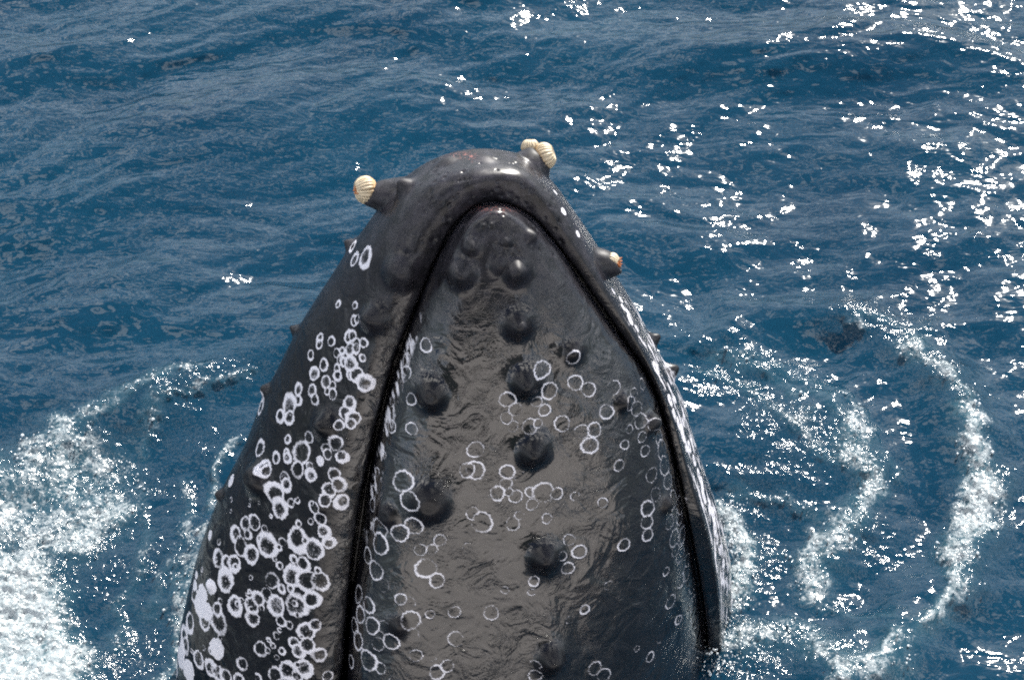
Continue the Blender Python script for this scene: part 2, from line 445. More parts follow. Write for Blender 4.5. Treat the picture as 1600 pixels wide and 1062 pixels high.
def resample(pts, n):
    p = np.array(pts, float)
    # smooth with chord-length Catmull-Rom, then re-space evenly
    dd = np.r_[0, np.cumsum(np.hypot(*np.diff(p, axis=0).T))]
    tt = np.linspace(0, dd[-1], 1500)
    out = []
    for c in range(p.shape[1]):
        y = p[:, c]; mm = np.gradient(y, dd)
        i = np.clip(np.searchsorted(dd, tt) - 1, 0, len(dd) - 2)
        h = dd[i + 1] - dd[i]; s = (tt - dd[i]) / h
        out.append((2*s**3 - 3*s**2 + 1) * y[i] + (s**3 - 2*s**2 + s) * h * mm[i] + (-2*s**3 + 3*s**2) * y[i+1] + (s**3 - s**2) * h * mm[i+1])
    q = np.stack(out, -1)
    d2 = np.r_[0, np.cumsum(np.hypot(*np.diff(q[:, :2], axis=0).T))]
    # root end (under water) coarser than the visible head
    s = np.linspace(0, 1, n)
    s = np.where(s < 0.08, s / 0.08 * 0.24, 0.24 + (s - 0.08) / 0.92 * 0.76)
    return np.stack([np.interp(s * d2[-1], d2, q[:, c]) for c in range(q.shape[1])], -1)
curves = []
for k, (L, Rr, db, dt) in enumerate(A):
    if k == 0:
        a = resample(L, ROWS_H); b = a[::-1]
        full = np.concatenate([a, b[1:]])
    else:
        # one smooth curve over the tip
        allp = list(L) + list(Rr[1:])
        ca = resample(allp, 3000)
        # split at the tip point
        tip = L[-1]
        p = np.array(allp, float)
        dd = np.r_[0, np.cumsum(np.hypot(*np.diff(p, axis=0).T))]
        tt = np.linspace(0, dd[-1], 6000)
        sm = []
        for c in range(2):
            y = p[:, c]; mm = np.gradient(y, dd)
            i = np.clip(np.searchsorted(dd, tt) - 1, 0, len(dd) - 2)
            h = dd[i + 1] - dd[i]; s = (tt - dd[i]) / h
            sm.append((2*s**3 - 3*s**2 + 1) * y[i] + (s**3 - 2*s**2 + s) * h * mm[i] + (-2*s**3 + 3*s**2) * y[i+1] + (s**3 - s**2) * h * mm[i+1])
        q = np.stack(sm, -1)
        kt = np.argmin(np.abs(tt - dd[len(L) - 1]))
        def even(qq):
            d2 = np.r_[0, np.cumsum(np.hypot(*np.diff(qq, axis=0).T))]
            s = np.linspace(0, 1, ROWS_H)
            s = np.where(s < 0.08, s / 0.08 * 0.24, 0.24 + (s - 0.08) / 0.92 * 0.76)
            return np.stack([np.interp(s * d2[-1], d2, qq[:, c]) for c in range(2)], -1)
        a = even(q[:kt + 1]); b = even(q[kt:][::-1])[::-1]
        full = np.concatenate([a, b[1:]])
    n = len(full)
    s = np.abs(np.linspace(-1, 1, n))            # 1 at the root, 0 at the tip
    left_ = (np.arange(n) < n // 2)
    d = dt + (np.where(left_, db[0], db[1]) - dt) * np.clip(s, 0, 1) ** 0.8
    # the right cheek falls away and sinks towards the waterline
    sink = (0, .07, .19, .33, .33, .33, .33, .30, .25)[k] * np.clip((full[:, 1] - 810) / 240, 0, 1.5) ** 1.4
    d = d - np.where(left_, 0.0, sink)
    curves.append(at_plane(full[:, 0], full[:, 1], Nw, KW + d))
# belly side: the throat closes the body behind
sil = curves[-1]; ax_c = curves[0]
axm = ax_c - Nw * ((ax_c @ Nw) - KW)[:, None]
silp = sil - Nw * ((sil @ Nw) - KW)[:, None]
hw = np.linalg.norm(silp - axm, axis=1)[:, None]
dsil = (sil @ Nw - KW)[:, None]
for fx_, fd_ in ((0.84, 0.34), (0.60, 0.66), (0.32, 0.88), (0.0, 0.96)):
    curves.append(axm + (silp - axm) * fx_ + Nw * (dsil - hw * fd_))
Cn = np.stack(curves, 1)                         # rows x lines x 3
# even-ish column counts per interval
cols = [70, 70, 34, 22, 22, 22, 62, 100, 16, 14, 10, 8]
kn = np.arange(Cn.shape[1]).astype(float)
wid = np.array([1.5, 1.5, .45, .30, .30, .40, 1.2, 1.2, .9, .9, .9, .9])
kn = np.r_[0, np.cumsum(wid)]
u = [0.0]
for k, c in enumerate(cols):
    u += list(kn[k] + (kn[k + 1] - kn[k]) * (np.arange(1, c + 1) / c))
u = np.array(u)
def pchip(kn, Yv, u):
    h = np.diff(kn)[None, :, None]; dl = np.diff(Yv, axis=1) / h
    mm = np.zeros_like(Yv)
    a, b = dl[:, :-1], dl[:, 1:]
    w1 = 2 * h[:, 1:] + h[:, :-1]; w2 = h[:, 1:] + 2 * h[:, :-1]
    with np.errstate(divide='ignore', invalid='ignore'):
        hm = (w1 + w2) / (w1 / a + w2 / b)
    mm[:, 1:-1] = np.where(a * b > 0, hm, 0)
    mm[:, 0] = dl[:, 0]; mm[:, -1] = dl[:, -1]
    i = np.clip(np.searchsorted(kn, u, side='right') - 1, 0, len(kn) - 2)
    hh = (kn[i + 1] - kn[i])[None, :, None]; s = ((u - kn[i]) / (kn[i + 1] - kn[i]))[None, :, None]
    return (2*s**3 - 3*s**2 + 1) * Yv[:, i] + (s**3 - 2*s**2 + s) * hh * mm[:, i] + (-2*s**3 + 3*s**2) * Yv[:, i+1] + (s**3 - s**2) * hh * mm[:, i+1]
# interpolate in the head's own frame
Ax = np.array([0.0, math.sin(EPS), math.cos(EPS)]); Ax -= Nw * (Ax @ Nw); Ax /= np.linalg.norm(Ax)
Rx = np.cross(Ax, Nw); Rx = Rx / np.linalg.norm(Rx)
if Rx[0] < 0: Rx = -Rx
loc = np.stack([Cn @ Rx, Cn @ Ax, Cn @ Nw], -1)
# median ridge should be smooth across: zero slope in height at the middle
G = pchip(kn, loc, u)
mid = loc[:, 0:1, 2] - 0.0
Gw = G[..., 0:1] * Rx + G[..., 1:2] * Ax + G[..., 2:3] * Nw      # rows x cols x 3
V = Gw.copy()
rowsN, colsN = V.shape[:2]
# light smoothing to take the creases out of the guide lines
def smooth_cols(V, it):
    for _ in range(it):
        V[:, 1:-1] = V[:, 1:-1] * 0.5 + 0.25 * (V[:, :-2] + V[:, 2:])
    return V
def smooth_rows(V, it):
    for _ in range(it):
        V[1:-1] = V[1:-1] * 0.5 + 0.25 * (V[:-2] + V[2:])
    return V
V = smooth_cols(V, 6)
V = smooth_rows(V, 60)
V[:, 0] = (V[:, 1] + V[::-1, 1]) / 2                 # weld line along the median
for _ in range(1):
    pass
uidx = u[None, :] * np.ones((rowsN, 1))
def normals(V):
    a = np.gradient(V, axis=0); b = np.gradient(V, axis=1)
    n = np.cross(a, b)
    n /= np.linalg.norm(n, axis=-1, keepdims=True) + 1e-12
    return n
Nn = normals(V)
ref = (Nn[:, colsN // 3] @ Nw).mean()
if ref < 0: Nn = -Nn
# broad soft undulation of flesh
wav = fractal(np.stack([V @ Rx, V @ Ax], -1), 4.0, 3, 201) - .5
V += Nn * (wav * 0.012 * (uidx < kn[8]))[..., None]
Vb = V.copy()
PX, PY = to_px(Vb)
vis_cols = np.searchsorted(u, kn[8]) + 3
facing = np.einsum('ijk,ijk->ij', Nn, O3 - Vb) > -0.2
rowvis = PY < 1200
sub = (slice(None, None, 2), slice(0, vis_cols, 2))
sPX, sPY = PX[sub], PY[sub]; sV = Vb[sub]; sN = Nn[sub]
sd2 = np.linalg.norm(sV - O3, axis=-1)
def find(px, py, groove=True):
    c = (sPX - px) ** 2 + (sPY - py) ** 2 + (sd2 - 6.0) * 4.0
    i = np.unravel_index(np.argmin(c), c.shape)
    return sV[i], sN[i], i
PXM = 0.00187
# ---- tubercles: (px, py, radius px, height px, kind)
TUB = [
 (737, 384, 20, 13, 0), (828, 368, 17, 11, 0), (790, 376, 11, 6, 0), (722, 424, 30, 26, 0), (781, 412, 20, 12, 0), (806, 420, 28, 24, 0),
 (808, 503, 32, 30, 0), (821, 597, 33, 28, 0), (832, 703, 33, 26, 0), (850, 865, 36, 30, 0), (863, 1025, 38, 28, 0), (674, 614, 34, 27, 1),
 (672, 785, 42, 22, 1), (895, 549, 24, 14, 0), (603, 803, 24, 12, 1), (1017, 658, 24, 18, 0), (974, 627, 22, 14, 0), (1040, 785, 22, 12, 0), (622, 975, 24, 8, 0),
 (695, 345, 7, 3, 0), (755, 352, 6, 3, 0), (768, 350, 6, 3, 0),
 (636, 292, 24, 20, 0), (624, 420, 34, 24, 0), (583, 494, 30, 26, 0), (508, 662, 32, 24, 0), (402, 744, 38, 34, 1),
 (543, 378, 17, 14, 0), (460, 513, 15, 14, 0), (413, 606, 18, 12, 0), (345, 772, 16, 11, 0), (330, 912, 16, 8, 0), (500, 790, 20, 6, 0),
 (1021, 528, 18, 17, 0), (1054, 575, 20, 20, 0), (700, 250, 26, 6, 0), (760, 246, 24, 4, 0),
]
disp = np.zeros(PX.shape)
tubm = np.zeros(PX.shape)
D3 = np.zeros_like(V)
for (px, py, r, hh, kd) in TUB:
    c, nn, _ = find(px, py + (0.10 * r))
    R_ = r * PXM * 1.0
    m_ = (np.abs(PX - px) < r * 2.5) & (np.abs(PY - py) < r * 2.5)
    dist = np.linalg.norm(Vb[m_] - c, axis=-1) / R_
    q_ = Vb[m_] * 22.0
    dist = dist * (1 + 0.12 * np.sin(q_[:, 0] + px) * np.cos(q_[:, 2] * 1.3 + py))
    b = np.exp(-(dist / 0.55) ** 2.2)
    if kd == 1:
        b = b - 0.35 * np.exp(-(dist / 0.28) ** 2)
    skirt = 0.10 * np.exp(-(dist / 0.85) ** 2)
    disp[m_] = np.maximum(disp[m_], (b + skirt) * hh * PXM * 0.8)
    tubm[m_] = np.maximum(tubm[m_], np.clip(b, 0, 1))
V = V + Nn * disp[..., None]
# stalks that carry the barnacles
def outward(dx, dy):
    v = dx * Rv - dy * Uv
    return v / np.linalg.norm(v)
STALK = [((606, 296), (-1.0, -0.05), 32, 32), ((838, 252), (0.55, -0.75), 30, 16), ((940, 410), (1.0, 0.02), 26, 24)]
stips = []
for (pp, dr, r, hh) in STALK:
    c, nn, _ = find(*pp)
    o = outward(*dr); R_ = r * PXM * 1.1
    dist = np.linalg.norm(Vb - c, axis=-1) / R_
    b = np.clip(1.3 * (1 - dist ** 2), 0, 1)
    w_ = (b * b * (3 - 2 * b))[..., None]
    V = V + w_ * o * hh * PXM
    tubm = np.maximum(tubm, w_[..., 0] * 0.7)
    stips.append((c, o, c + o * hh * PXM))
# scattered pits and hair follicles on chin and snout
for k in range(90):
    px = rnd.uniform(650, 880); py = rnd.uniform(245, 400)
    c, nn, _ = find(px, py)
    r = rnd.uniform(2.0, 4.0)
    m_ = (np.abs(PX - px) < 12) & (np.abs(PY - py) < 12)
    dist = np.linalg.norm(Vb[m_] - c, axis=-1) / (r * PXM)
    V[m_] -= Nn[m_] * (np.exp(-dist ** 2) * r * PXM * 0.55)[..., None]
# throat pleats on the hidden side
pl = np.clip((uidx - kn[8] - 0.8) / 0.6, 0, 1)
V += Nn * (pl * 0.008 * np.sin(uidx * 34))[..., None]

# ---- barnacle scars: (x, y, r) in the zooms they were read from
def conv(lst, ox, oy, sc, ty):
    return [(ox + a / sc, oy + b / sc, c / sc, ty) for (a, b, c) in lst]
SC = []
SC += conv([(537,88,35),(605,148,60),(545,160,40),(550,415,22),(545,500,30),(567,490,25),(455,405,22),(355,590,28),(353,630,28),(417,617,30),(300,690,30),(375,740,35),(320,793,40),(512,590,35),(530,580,30),(555,625,30),(597,622,28),(590,703,22),(450,680,28),(478,662,22),(465,715,28),(485,725,28),(520,740,44),(447,765,25),(455,800,30),(525,800,30),(560,800,45),(605,840,50),(385,840,38),(425,860,25),(310,885,35),(325,930,32),(395,890,22),(428,900,32),(232,880,35),(235,940,32),(183,960,62),(135,1030,38),(188,1035,42),(520,955,40),(495,1010,38),(540,1040,40),(35,930,50),(28,975,45),(518,655,35),(555,655,30)], 400, 360, 3.54, 'L')
SC += conv([(587,245,18),(552,250,17),(385,295,15),(452,290,20),(350,357,20),(380,340,15),(383,358,18),(430,337,38),(417,390,28),(300,325,28),(318,385,25),(325,400,20),(457,385,15),(456,412,22),(510,325,18),(540,310,25),(558,353,20),(510,345,18),(535,408,22),(375,420,22),(380,440,22),(348,470,36),(360,515,32),(397,497,16),(517,458,25),(503,490,22),(472,515,22),(487,548,22),(500,590,22),(515,625,20),(550,440,25),(560,495,25),(220,595,28),(250,565,25),(280,560,28),(260,600,18),(235,635,36),(272,665,32),(310,580,15),(320,632,42),(415,613,40),(366,622,16),(470,645,36),(165,672,30),(190,690,28),(215,690,30),(185,745,38),(433,690,25),(403,675,15),(362,700,14),(402,730,38),(447,745,38),(490,748,32),(333,745,30),(370,770,16),(323,790,25),(352,827,36),(395,770,15),(415,825,42),(463,805,30),(172,812,12),(215,825,34),(270,825,30),(290,805,25),(275,865,28),(393,888,15),(365,875,20),(168,875,42),(160,835,25),(445,905,32),(470,885,22),(347,920,14),(300,962,28),(100,995,32),(365,968,14),(405,945,22),(418,970,24),(447,950,28),(487,980,25),(240,1008,25),(140,1020,30),(165,1040,30),(190,1045,28),(385,1030,35),(350,1045,30),(440,1025,32),(510,1050,20),(230,1055,25),(290,1058,15),(415,1050,20),(90,790,30),(120,870,35),(75,880,35),(55,920,35),(60,950,30)], 260, 540, 2.034, 'L')
SC += conv([(487,367,15),(143,763,26),(105,820,40),(115,790,32),(125,840,32),(162,960,36),(45,990,40),(68,1030,40),(35,1010,40),(90,760,18),(130,570,14),(95,730,14),(50,960,30),(205,430,20),(140,600,16)], 260, 540, 2.034, 'P')
SC += conv([(765,45,22),(760,90,25),(720,180,14),(718,255,22),(780,170,20),(778,265,20),(690,347,12),(668,402,16),(655,465,22),(655,505,22),(755,430,35),(775,490,33),(785,570,30),(740,595,30),(675,580,35),(675,630,35),(640,665,28),(665,715,32),(630,595,15),(612,787,30),(643,825,28),(615,855,30),(597,890,28),(653,890,30),(610,935,32),(673,945,24),(715,940,28),(640,1000,36),(587,1000,24),(680,1025,20),(868,618,20),(845,648,18),(810,648,20),(822,705,34),(857,745,25),(745,805,20),(775,872,32),(918,930,26),(795,985,22),(835,852,15),(860,1035,25),(895,1015,22),(983,330,27),(980,395,30),(955,395,25),(975,533,22),(1005,560,34),(915,845,20),(825,0,22)], 260, 540, 2.034, 'R')
SC += conv([(395,35,22),(297,73,28),(405,118,25),(322,142,27),(445,140,24),(283,178,18),(188,170,26),(215,200,22),(305,203,20),(183,228,20),(207,257,18),(257,255,25),(287,245,15),(365,248,26),(503,210,24),(527,130,24),(465,268,24),(425,272,24),(450,315,28),(577,265,14),(563,312,16),(625,335,20),(617,290,18),(543,380,19),(190,400,24),(187,437,20),(157,467,24),(213,480,22),(192,465,14),(262,465,18),(307,465,34),(270,502,20),(400,478,15),(345,470,20),(490,498,17),(225,537,15),(203,563,23),(313,550,17),(635,515,28),(632,560,25),(635,602,23),(560,632,22),(383,615,20),(360,663,16),(420,652,24),(383,703,22),(692,718,16),(740,748,26),(270,748,18),(268,783,12),(183,775,13),(135,848,25),(510,762,16),(435,838,17),(390,870,14),(710,812,26),(640,987,20),(600,962,12),(470,1025,25),(495,1045,26),(275,1045,22),(280,1010,18),(765,892,24),(730,870,20)], 700, 540, 2.034, 'R')
SC += [(668, 540, 11, 'F'), (665, 505, 9, 'F')]
SC += conv([(575,180,24),(600,200,24),(610,240,24),(672,290,25),(640,250,20),(680,330,32),(690,380,32),(700,430,28),(715,490,32),(735,540,28),(720,610,30),(745,600,28),(740,660,30),(755,720,30),(775,760,28),(780,820,30),(790,870,27),(650,410,24),(660,470,22),(735,505,32),(760,680,22),(705,560,24),(725,650,22),(615,120,18),(590,150,16)], 700, 540, 2.034, 'B')
for (x_, y_, r_) in [(880,330,7),(893,352,9),(902,366,7),(868,300,6),(912,385,6),(957,452,8),(968,466,9),(974,482,9),(984,498,10),(994,512,10),(1002,530,12),(1012,552,14),(1022,575,14),(1030,592,12),(1040,605,13),(1047,625,14),(1054,645,15),(1060,664,15),(1066,680,15),(1075,700,16),(1083,720,16),(1090,740,16),(1096,757,16),(1102,775,15),(1108,790,15),(1113,808,15),(1118,825,14),(1122,842,14),(1127,862,13),(1131,880,13),(1128,900,10)]:
    if rnd.random() < 0.8: SC.append((x_ + rnd.uniform(-2, 2), y_ + rnd.uniform(-3, 3), r_ * rnd.uniform(0.55, 0.95), 'Q'))
for k in range(60):                                  # small secondary marks low on the left flank
    x_ = rnd.uniform(285, 500); y_ = rnd.uniform(780, 1100)
    SC.append((x_, y_, rnd.uniform(3, 6), 'L'))
for k in range(26):
    SC.append((rnd.uniform(285, 520), rnd.uniform(1075, 1180), rnd.uniform(9, 18), 'L'))
for k in range(30):
    SC.append((rnd.uniform(570, 1050), rnd.uniform(640, 1150), rnd.uniform(4, 10), 'F'))
for k in range(24):
    yy = rnd.uniform(900, 1120); SC.append((600 + rnd.gauss(0, 26), yy, rnd.uniform(9, 15), 'F'))
scar = np.zeros(PX.shape); halo = np.zeros(PX.shape)
order = sorted(SC, key=lambda s: {'F': 0, 'B': 1, 'R': 2, 'L': 3, 'Q': 4, 'P': 5}[s[3]])
for (px, py, r, ty) in order:
    c, nn, _ = find(px, py)
    R_ = r * PXM
    m_ = (np.abs(PX - px) < r * 2.0 + 3) & (np.abs(PY - py) < r * 2.0 + 3)
    if not m_.any(): continue
    dv = Vb[m_] - c
    dist = np.linalg.norm(dv, axis=-1) / R_
    t1_ = np.cross(nn, [0.3, 0.1, 0.9]); t1_ /= np.linalg.norm(t1_); t2_ = np.cross(nn, t1_)
    th = np.arctan2(dv @ t2_, dv @ t1_)
    f1, f2, f3 = rnd.uniform(0, 6.28), rnd.uniform(0, 6.28), rnd.uniform(0, 6.28)
    wob = 1 + 0.05 * np.sin(2 * th + f1) + 0.035 * np.sin(3 * th + f2) + 0.025 * np.sin(7 * th + f3) + 0.02 * np.sin(13 * th + f1)
    rho = dist / wob + 0.045 * np.sin(29 * th + f1 * 3) * np.sin(17 * th + f2) * (dist > 0.6)
    nsp = rnd.choice([14, 16, 18, 22])
    spoke = (0.5 + 0.5 * np.sin(nsp * th + 1.5 * np.sin(5 * rho + f2))) ** 2
    full_ = rnd.random()
    if ty == 'L':
        w_ = rnd.uniform(0.12, 0.26); mid_ = 0.86; w_ = w_ * (1 + 0.35 * np.sin(th + f2) + 0.15 * np.sin(4 * th + f1))
        ring = np.exp(-np.abs((rho - mid_) / w_) ** 3)
        inner = 0.55 * spoke * np.exp(-((rho - 0.52) / 0.24) ** 2) * (0.3 + 0.9 * full_) + 0.4 * (full_ > 0.5) * np.exp(-(rho / 0.16) ** 2)
        amp = rnd.uniform(0.62, 1.0)
        ring = ring * (0.86 + 0.14 * np.sin(th + f3))
        inner = inner + 0.22 * (full_ < 0.35) * (rho < 0.8)
    elif ty == 'R':
        w_ = rnd.uniform(0.07, 0.13); mid_ = 0.90
        gap_ = 0.6 + 0.4 * np.clip(0.5 + np.sin(th + f3), 0, 1)
        ring = np.exp(-((rho - mid_) / w_) ** 2) * gap_
        inner = 0.45 * spoke * np.exp(-((rho - 0.62) / 0.26) ** 2) * (0.2 + 0.8 * full_) + 0.3 * (full_ > 0.6) * np.exp(-(rho / 0.2) ** 2)
        amp = rnd.uniform(0.6, 1.0)
    elif ty == 'B':
        w_ = 0.07; ring = np.exp(-((rho - 0.95) / w_) ** 2); inner = 0.22 * (rho < 0.9) * (0.6 + 0.4 * spoke); amp = 0.55
    elif ty == 'F':
        w_ = 0.09; ring = np.exp(-((rho - 0.92) / w_) ** 2) * np.clip(0.6 + np.sin(th + f3), 0, 1); inner = 0.1 * spoke * (rho < 0.8); amp = rnd.uniform(0.2, 0.45)
    elif ty == 'Q':
        ring = np.exp(-np.abs((rho - 0.75) / 0.32) ** 3); inner = 0.35 * (rho < 0.7); amp = 0.95
    else:
        ring = (rho < 1.0) * 1.0 - 0.25 * np.exp(-((rho - 0.6) / 0.08) ** 2) - 0.3 * np.exp(-(rho / 0.12) ** 2); inner = 0 * rho; amp = 0.95
    val = np.clip(ring + inner, 0, 1) * amp
    old = scar[m_]
    cut = np.where(rho < 0.72, 0.35 if ty != 'P' else 1.0, 1.0)
    scar[m_] = np.maximum(old * cut, val)
# pale streaky line along the left edge of the upper jaw and on the right lip
band = np.exp(-((uidx - (kn[3] - 0.12)) / 0.13) ** 2)
leftside = (np.arange(rowsN) < ROWS_H)[:, None]
gate = np.clip((PY - 470) / 60, 0, 1) * np.clip((900 - PY) / 120, 0, 1)
streak = fractal(np.stack([V @ Rx * 3, V @ Ax * 0.6], -1), 60, 3, 300)
edge_pale = band * gate * leftside * np.clip((streak - 0.42) * 5, 0, 1)
scar = np.maximum(scar, edge_pale * 0.85)
ql = np.clip((uidx - kn[6] - 0.2) / 0.4, 0, 1) * (~leftside) * (uidx < kn[9]) * np.clip((PY - 440) / 60, 0, 1)
stq = fractal(np.stack([V @ Nw * 2.0, V @ Ax * 0.7], -1), 34, 3, 301)
scar = np.maximum(scar, ql * np.clip((stq - 0.52) * 5, 0, 1) * 0.8)

scar = scar * np.where(leftside, 1.0, 1 - np.clip(tubm * 1.6, 0, 1) * (uidx > kn[6]))
# displace scars very slightly proud
V += Nn * (scar * 0.0009)[..., None]
# regions: wetness (central snout, low jaw) and pink abrasion on the tips
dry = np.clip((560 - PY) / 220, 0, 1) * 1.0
pink = np.exp(-(((PX - 715) / 22) ** 2 + ((PY - 243) / 5) ** 2)) + np.exp(-(((PX - 775) / 35) ** 2 + ((PY - 327) / 5) ** 2)) * 0.9 + np.exp(-(((PX - 735) / 8) ** 2 + ((PY - 246) / 6) ** 2))
lipb = np.exp(-((uidx - (kn[5] + 0.16)) / 0.30) ** 2)

bound = V
root = bpy.data.objects.new('humpback_whale', None)
S.collection.objects.link(root)
base = V[0].mean(axis=0)
root.location = (float(sil[:, 0].mean()), float(4.1), 0.0)
root.empty_display_size = 0.3
tag(root, 'black humpback whale raising its scarred snout and jaws upright out of the blue sea', 'whale')
off = np.array(root.location)
me = grid_mesh('body', (V - off))
attr(me, 'scar', scar); attr(me, 'dry', dry); attr(me, 'pink', np.clip(pink, 0, 1)); attr(me, 'tub', tubm); attr(me, 'film', np.where(uidx < kn[3], 1.0, np.clip(0.08 + lipb, 0, 1)))

m, t = mat_new('whale_skin')
out = N(t, 'ShaderNodeOutputMaterial'); b = N(t, 'ShaderNodeBsdfPrincipled')
tcn = N(t, 'ShaderNodeTexCoord'); oc = tcn.outputs['Object']
A_ = lambda n: N(t, 'ShaderNodeAttribute', attribute_name=n).outputs['Fac']
sc_, dr_, pk_, tb_ = A_('scar'), A_('dry'), A_('pink'), A_('tub')
def mixc(t, f, a, b_):
    n = N(t, 'ShaderNodeMix', data_type='RGBA')
    for s_, v in (('Factor', f), ('A', a), ('B', b_)):
        if isinstance(v, (int, float)): n.inputs[s_].default_value = v
        elif isinstance(v, tuple): n.inputs[s_].default_value = v
        else: t.links.new(v, n.inputs[s_])
    return n.outputs['Result']
def mr(t, v, a, b_, c=0.0, d=1.0):
    n = N(t, 'ShaderNodeMapRange'); t.links.new(v, n.inputs[0])
    for i, q in enumerate((a, b_, c, d)): n.inputs[i + 1].default_value = q
    return n.outputs[0]
mott = nz(t, oc, 16, 6, 0.6, 0.3)
fineN = nz(t, oc, 110, 4, 0.65)
skin = mixc(t, mr(t, mott, 0.3, 0.7), (0.0040, 0.0040, 0.0050, 1), (0.010, 0.0095, 0.012, 1))
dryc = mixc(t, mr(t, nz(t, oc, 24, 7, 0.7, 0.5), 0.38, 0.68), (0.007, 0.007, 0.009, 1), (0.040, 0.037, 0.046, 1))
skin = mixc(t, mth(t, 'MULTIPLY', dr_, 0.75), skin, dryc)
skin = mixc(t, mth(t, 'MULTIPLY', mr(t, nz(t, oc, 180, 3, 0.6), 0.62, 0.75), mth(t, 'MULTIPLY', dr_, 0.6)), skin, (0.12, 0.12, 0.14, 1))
scm = mth(t, 'ADD', sc_, mth(t, 'ADD', mth(t, 'MULTIPLY', mth(t, 'SUBTRACT', fineN, 0.5), 0.7), mth(t, 'MULTIPLY', mth(t, 'SUBTRACT', mott, 0.5), 0.7)))
scm = mth(t, 'MULTIPLY', mr(t, scm, 0.24, 0.62), mr(t, sc_, 0.05, 0.2))
skin = mixc(t, scm, skin, (0.62, 0.61, 0.66, 1))
skin = mixc(t, mth(t, 'MULTIPLY', pk_, mr(t, nz(t, oc, 120, 3, 0.6), 0.54, 0.62)), skin, (0.20, 0.08, 0.07, 1))
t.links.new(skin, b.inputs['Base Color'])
# a film of running water: wavelets with sharp little terraces
wn = nz(t, oc, 26, 4, 0.55, 1.2)
ter = mth(t, 'SINE', mth(t, 'MULTIPLY', nz(t, oc, 13, 3, 0.5, 1.6), 95.0))
film = mth(t, 'ADD', mth(t, 'ADD', mth(t, 'MULTIPLY', mth(t, 'SUBTRACT', wn, 0.5), 0.0012), mth(t, 'MULTIPLY', mth(t, 'SUBTRACT', nz(t, oc, 11, 2, 0.45, 1.6), 0.5), 0.0062)), mth(t, 'MULTIPLY', mth(t, 'MULTIPLY', ter, 0.00016), mr(t, nz(t, oc, 7, 2, 0.5, 0.4), 0.45, 0.6)))
film = mth(t, 'MULTIPLY', mth(t, 'MULTIPLY', film, mr(t, dr_, 0.0, 1.0, 1.0, 0.35)), mr(t, tb_, 0.0, 0.5, 1.0, 0.2))
film = mth(t, 'ADD', film, mth(t, 'MULTIPLY', fineN, 0.00008))
film = mth(t, 'ADD', film, mth(t, 'MULTIPLY', scm, 0.0003))
bp = N(t, 'ShaderNodeBump'); bp.inputs['Strength'].default_value = 1.0; bp.inputs['Distance'].default_value = 1.0
t.links.new(film, bp.inputs['Height']); t.links.new(bp.outputs[0], b.inputs['Normal'])
rg = mth(t, 'ADD', mth(t, 'ADD', mth(t, 'MULTIPLY', dr_, 0.20), mr(t, tb_, 0.05, 0.5, 0.0, 0.22)), mr(t, mott, 0.3, 0.7, 0.06, 0.12))
t.links.new(mth(t, 'ADD', rg, mth(t, 'MULTIPLY', scm, 0.3)), b.inputs['Roughness'])
b.inputs['IOR'].default_value = 1.33
b.inputs['Coat Weight'].default_value = 0.6
b.inputs['Coat Roughness'].default_value = 0.04
t.links.new(mth(t, 'MULTIPLY', mth(t, 'MULTIPLY', mr(t, dr_, 0.0, 0.7, 1.0, 0.06), A_('film')), mr(t, tb_, 0.02, 0.35, 1.0, 0.0)), b.inputs['Coat Weight'])
t.links.new(bp.outputs[0], b.inputs['Coat Normal'])
t.links.new(b.outputs[0], out.inputs[0])
body = link('body', me, m, root)

# ---- whale barnacles
shell_m, t = mat_new('barnacle_shell')
out = N(t, 'ShaderNodeOutputMaterial'); b = N(t, 'ShaderNodeBsdfPrincipled')
oc = N(t, 'ShaderNodeTexCoord').outputs['Object']
gr = N(t, 'ShaderNodeAttribute', attribute_name='groove').outputs['Fac']
hz = N(t, 'ShaderNodeAttribute', attribute_name='high').outputs['Fac']
c0 = mixc(t, nz(t, oc, 90, 4, 0.6), (0.58, 0.50, 0.37, 1), (0.36, 0.26, 0.14, 1))
c0 = mixc(t, mth(t, 'MULTIPLY', mr(t, hz, 0.45, 0.05), 0.75), c0, (0.42, 0.24, 0.09, 1))
c0 = mixc(t, mr(t, gr, 0.2, 0.6), c0, (0.10, 0.07, 0.05, 1))
t.links.new(c0, b.inputs['Base Color']); b.inputs['Roughness'].default_value = 0.45
t.links.new(b.outputs[0], out.inputs[0])
cirri_m = simple_mat('barnacle_cirri', (0.40, 0.13, 0.03), 0.4, 0.3, 300, 0.4)
dark_m = simple_mat('barnacle_hollow', (0.03, 0.02, 0.015), 0.6, 0.0, 100, 0.2)
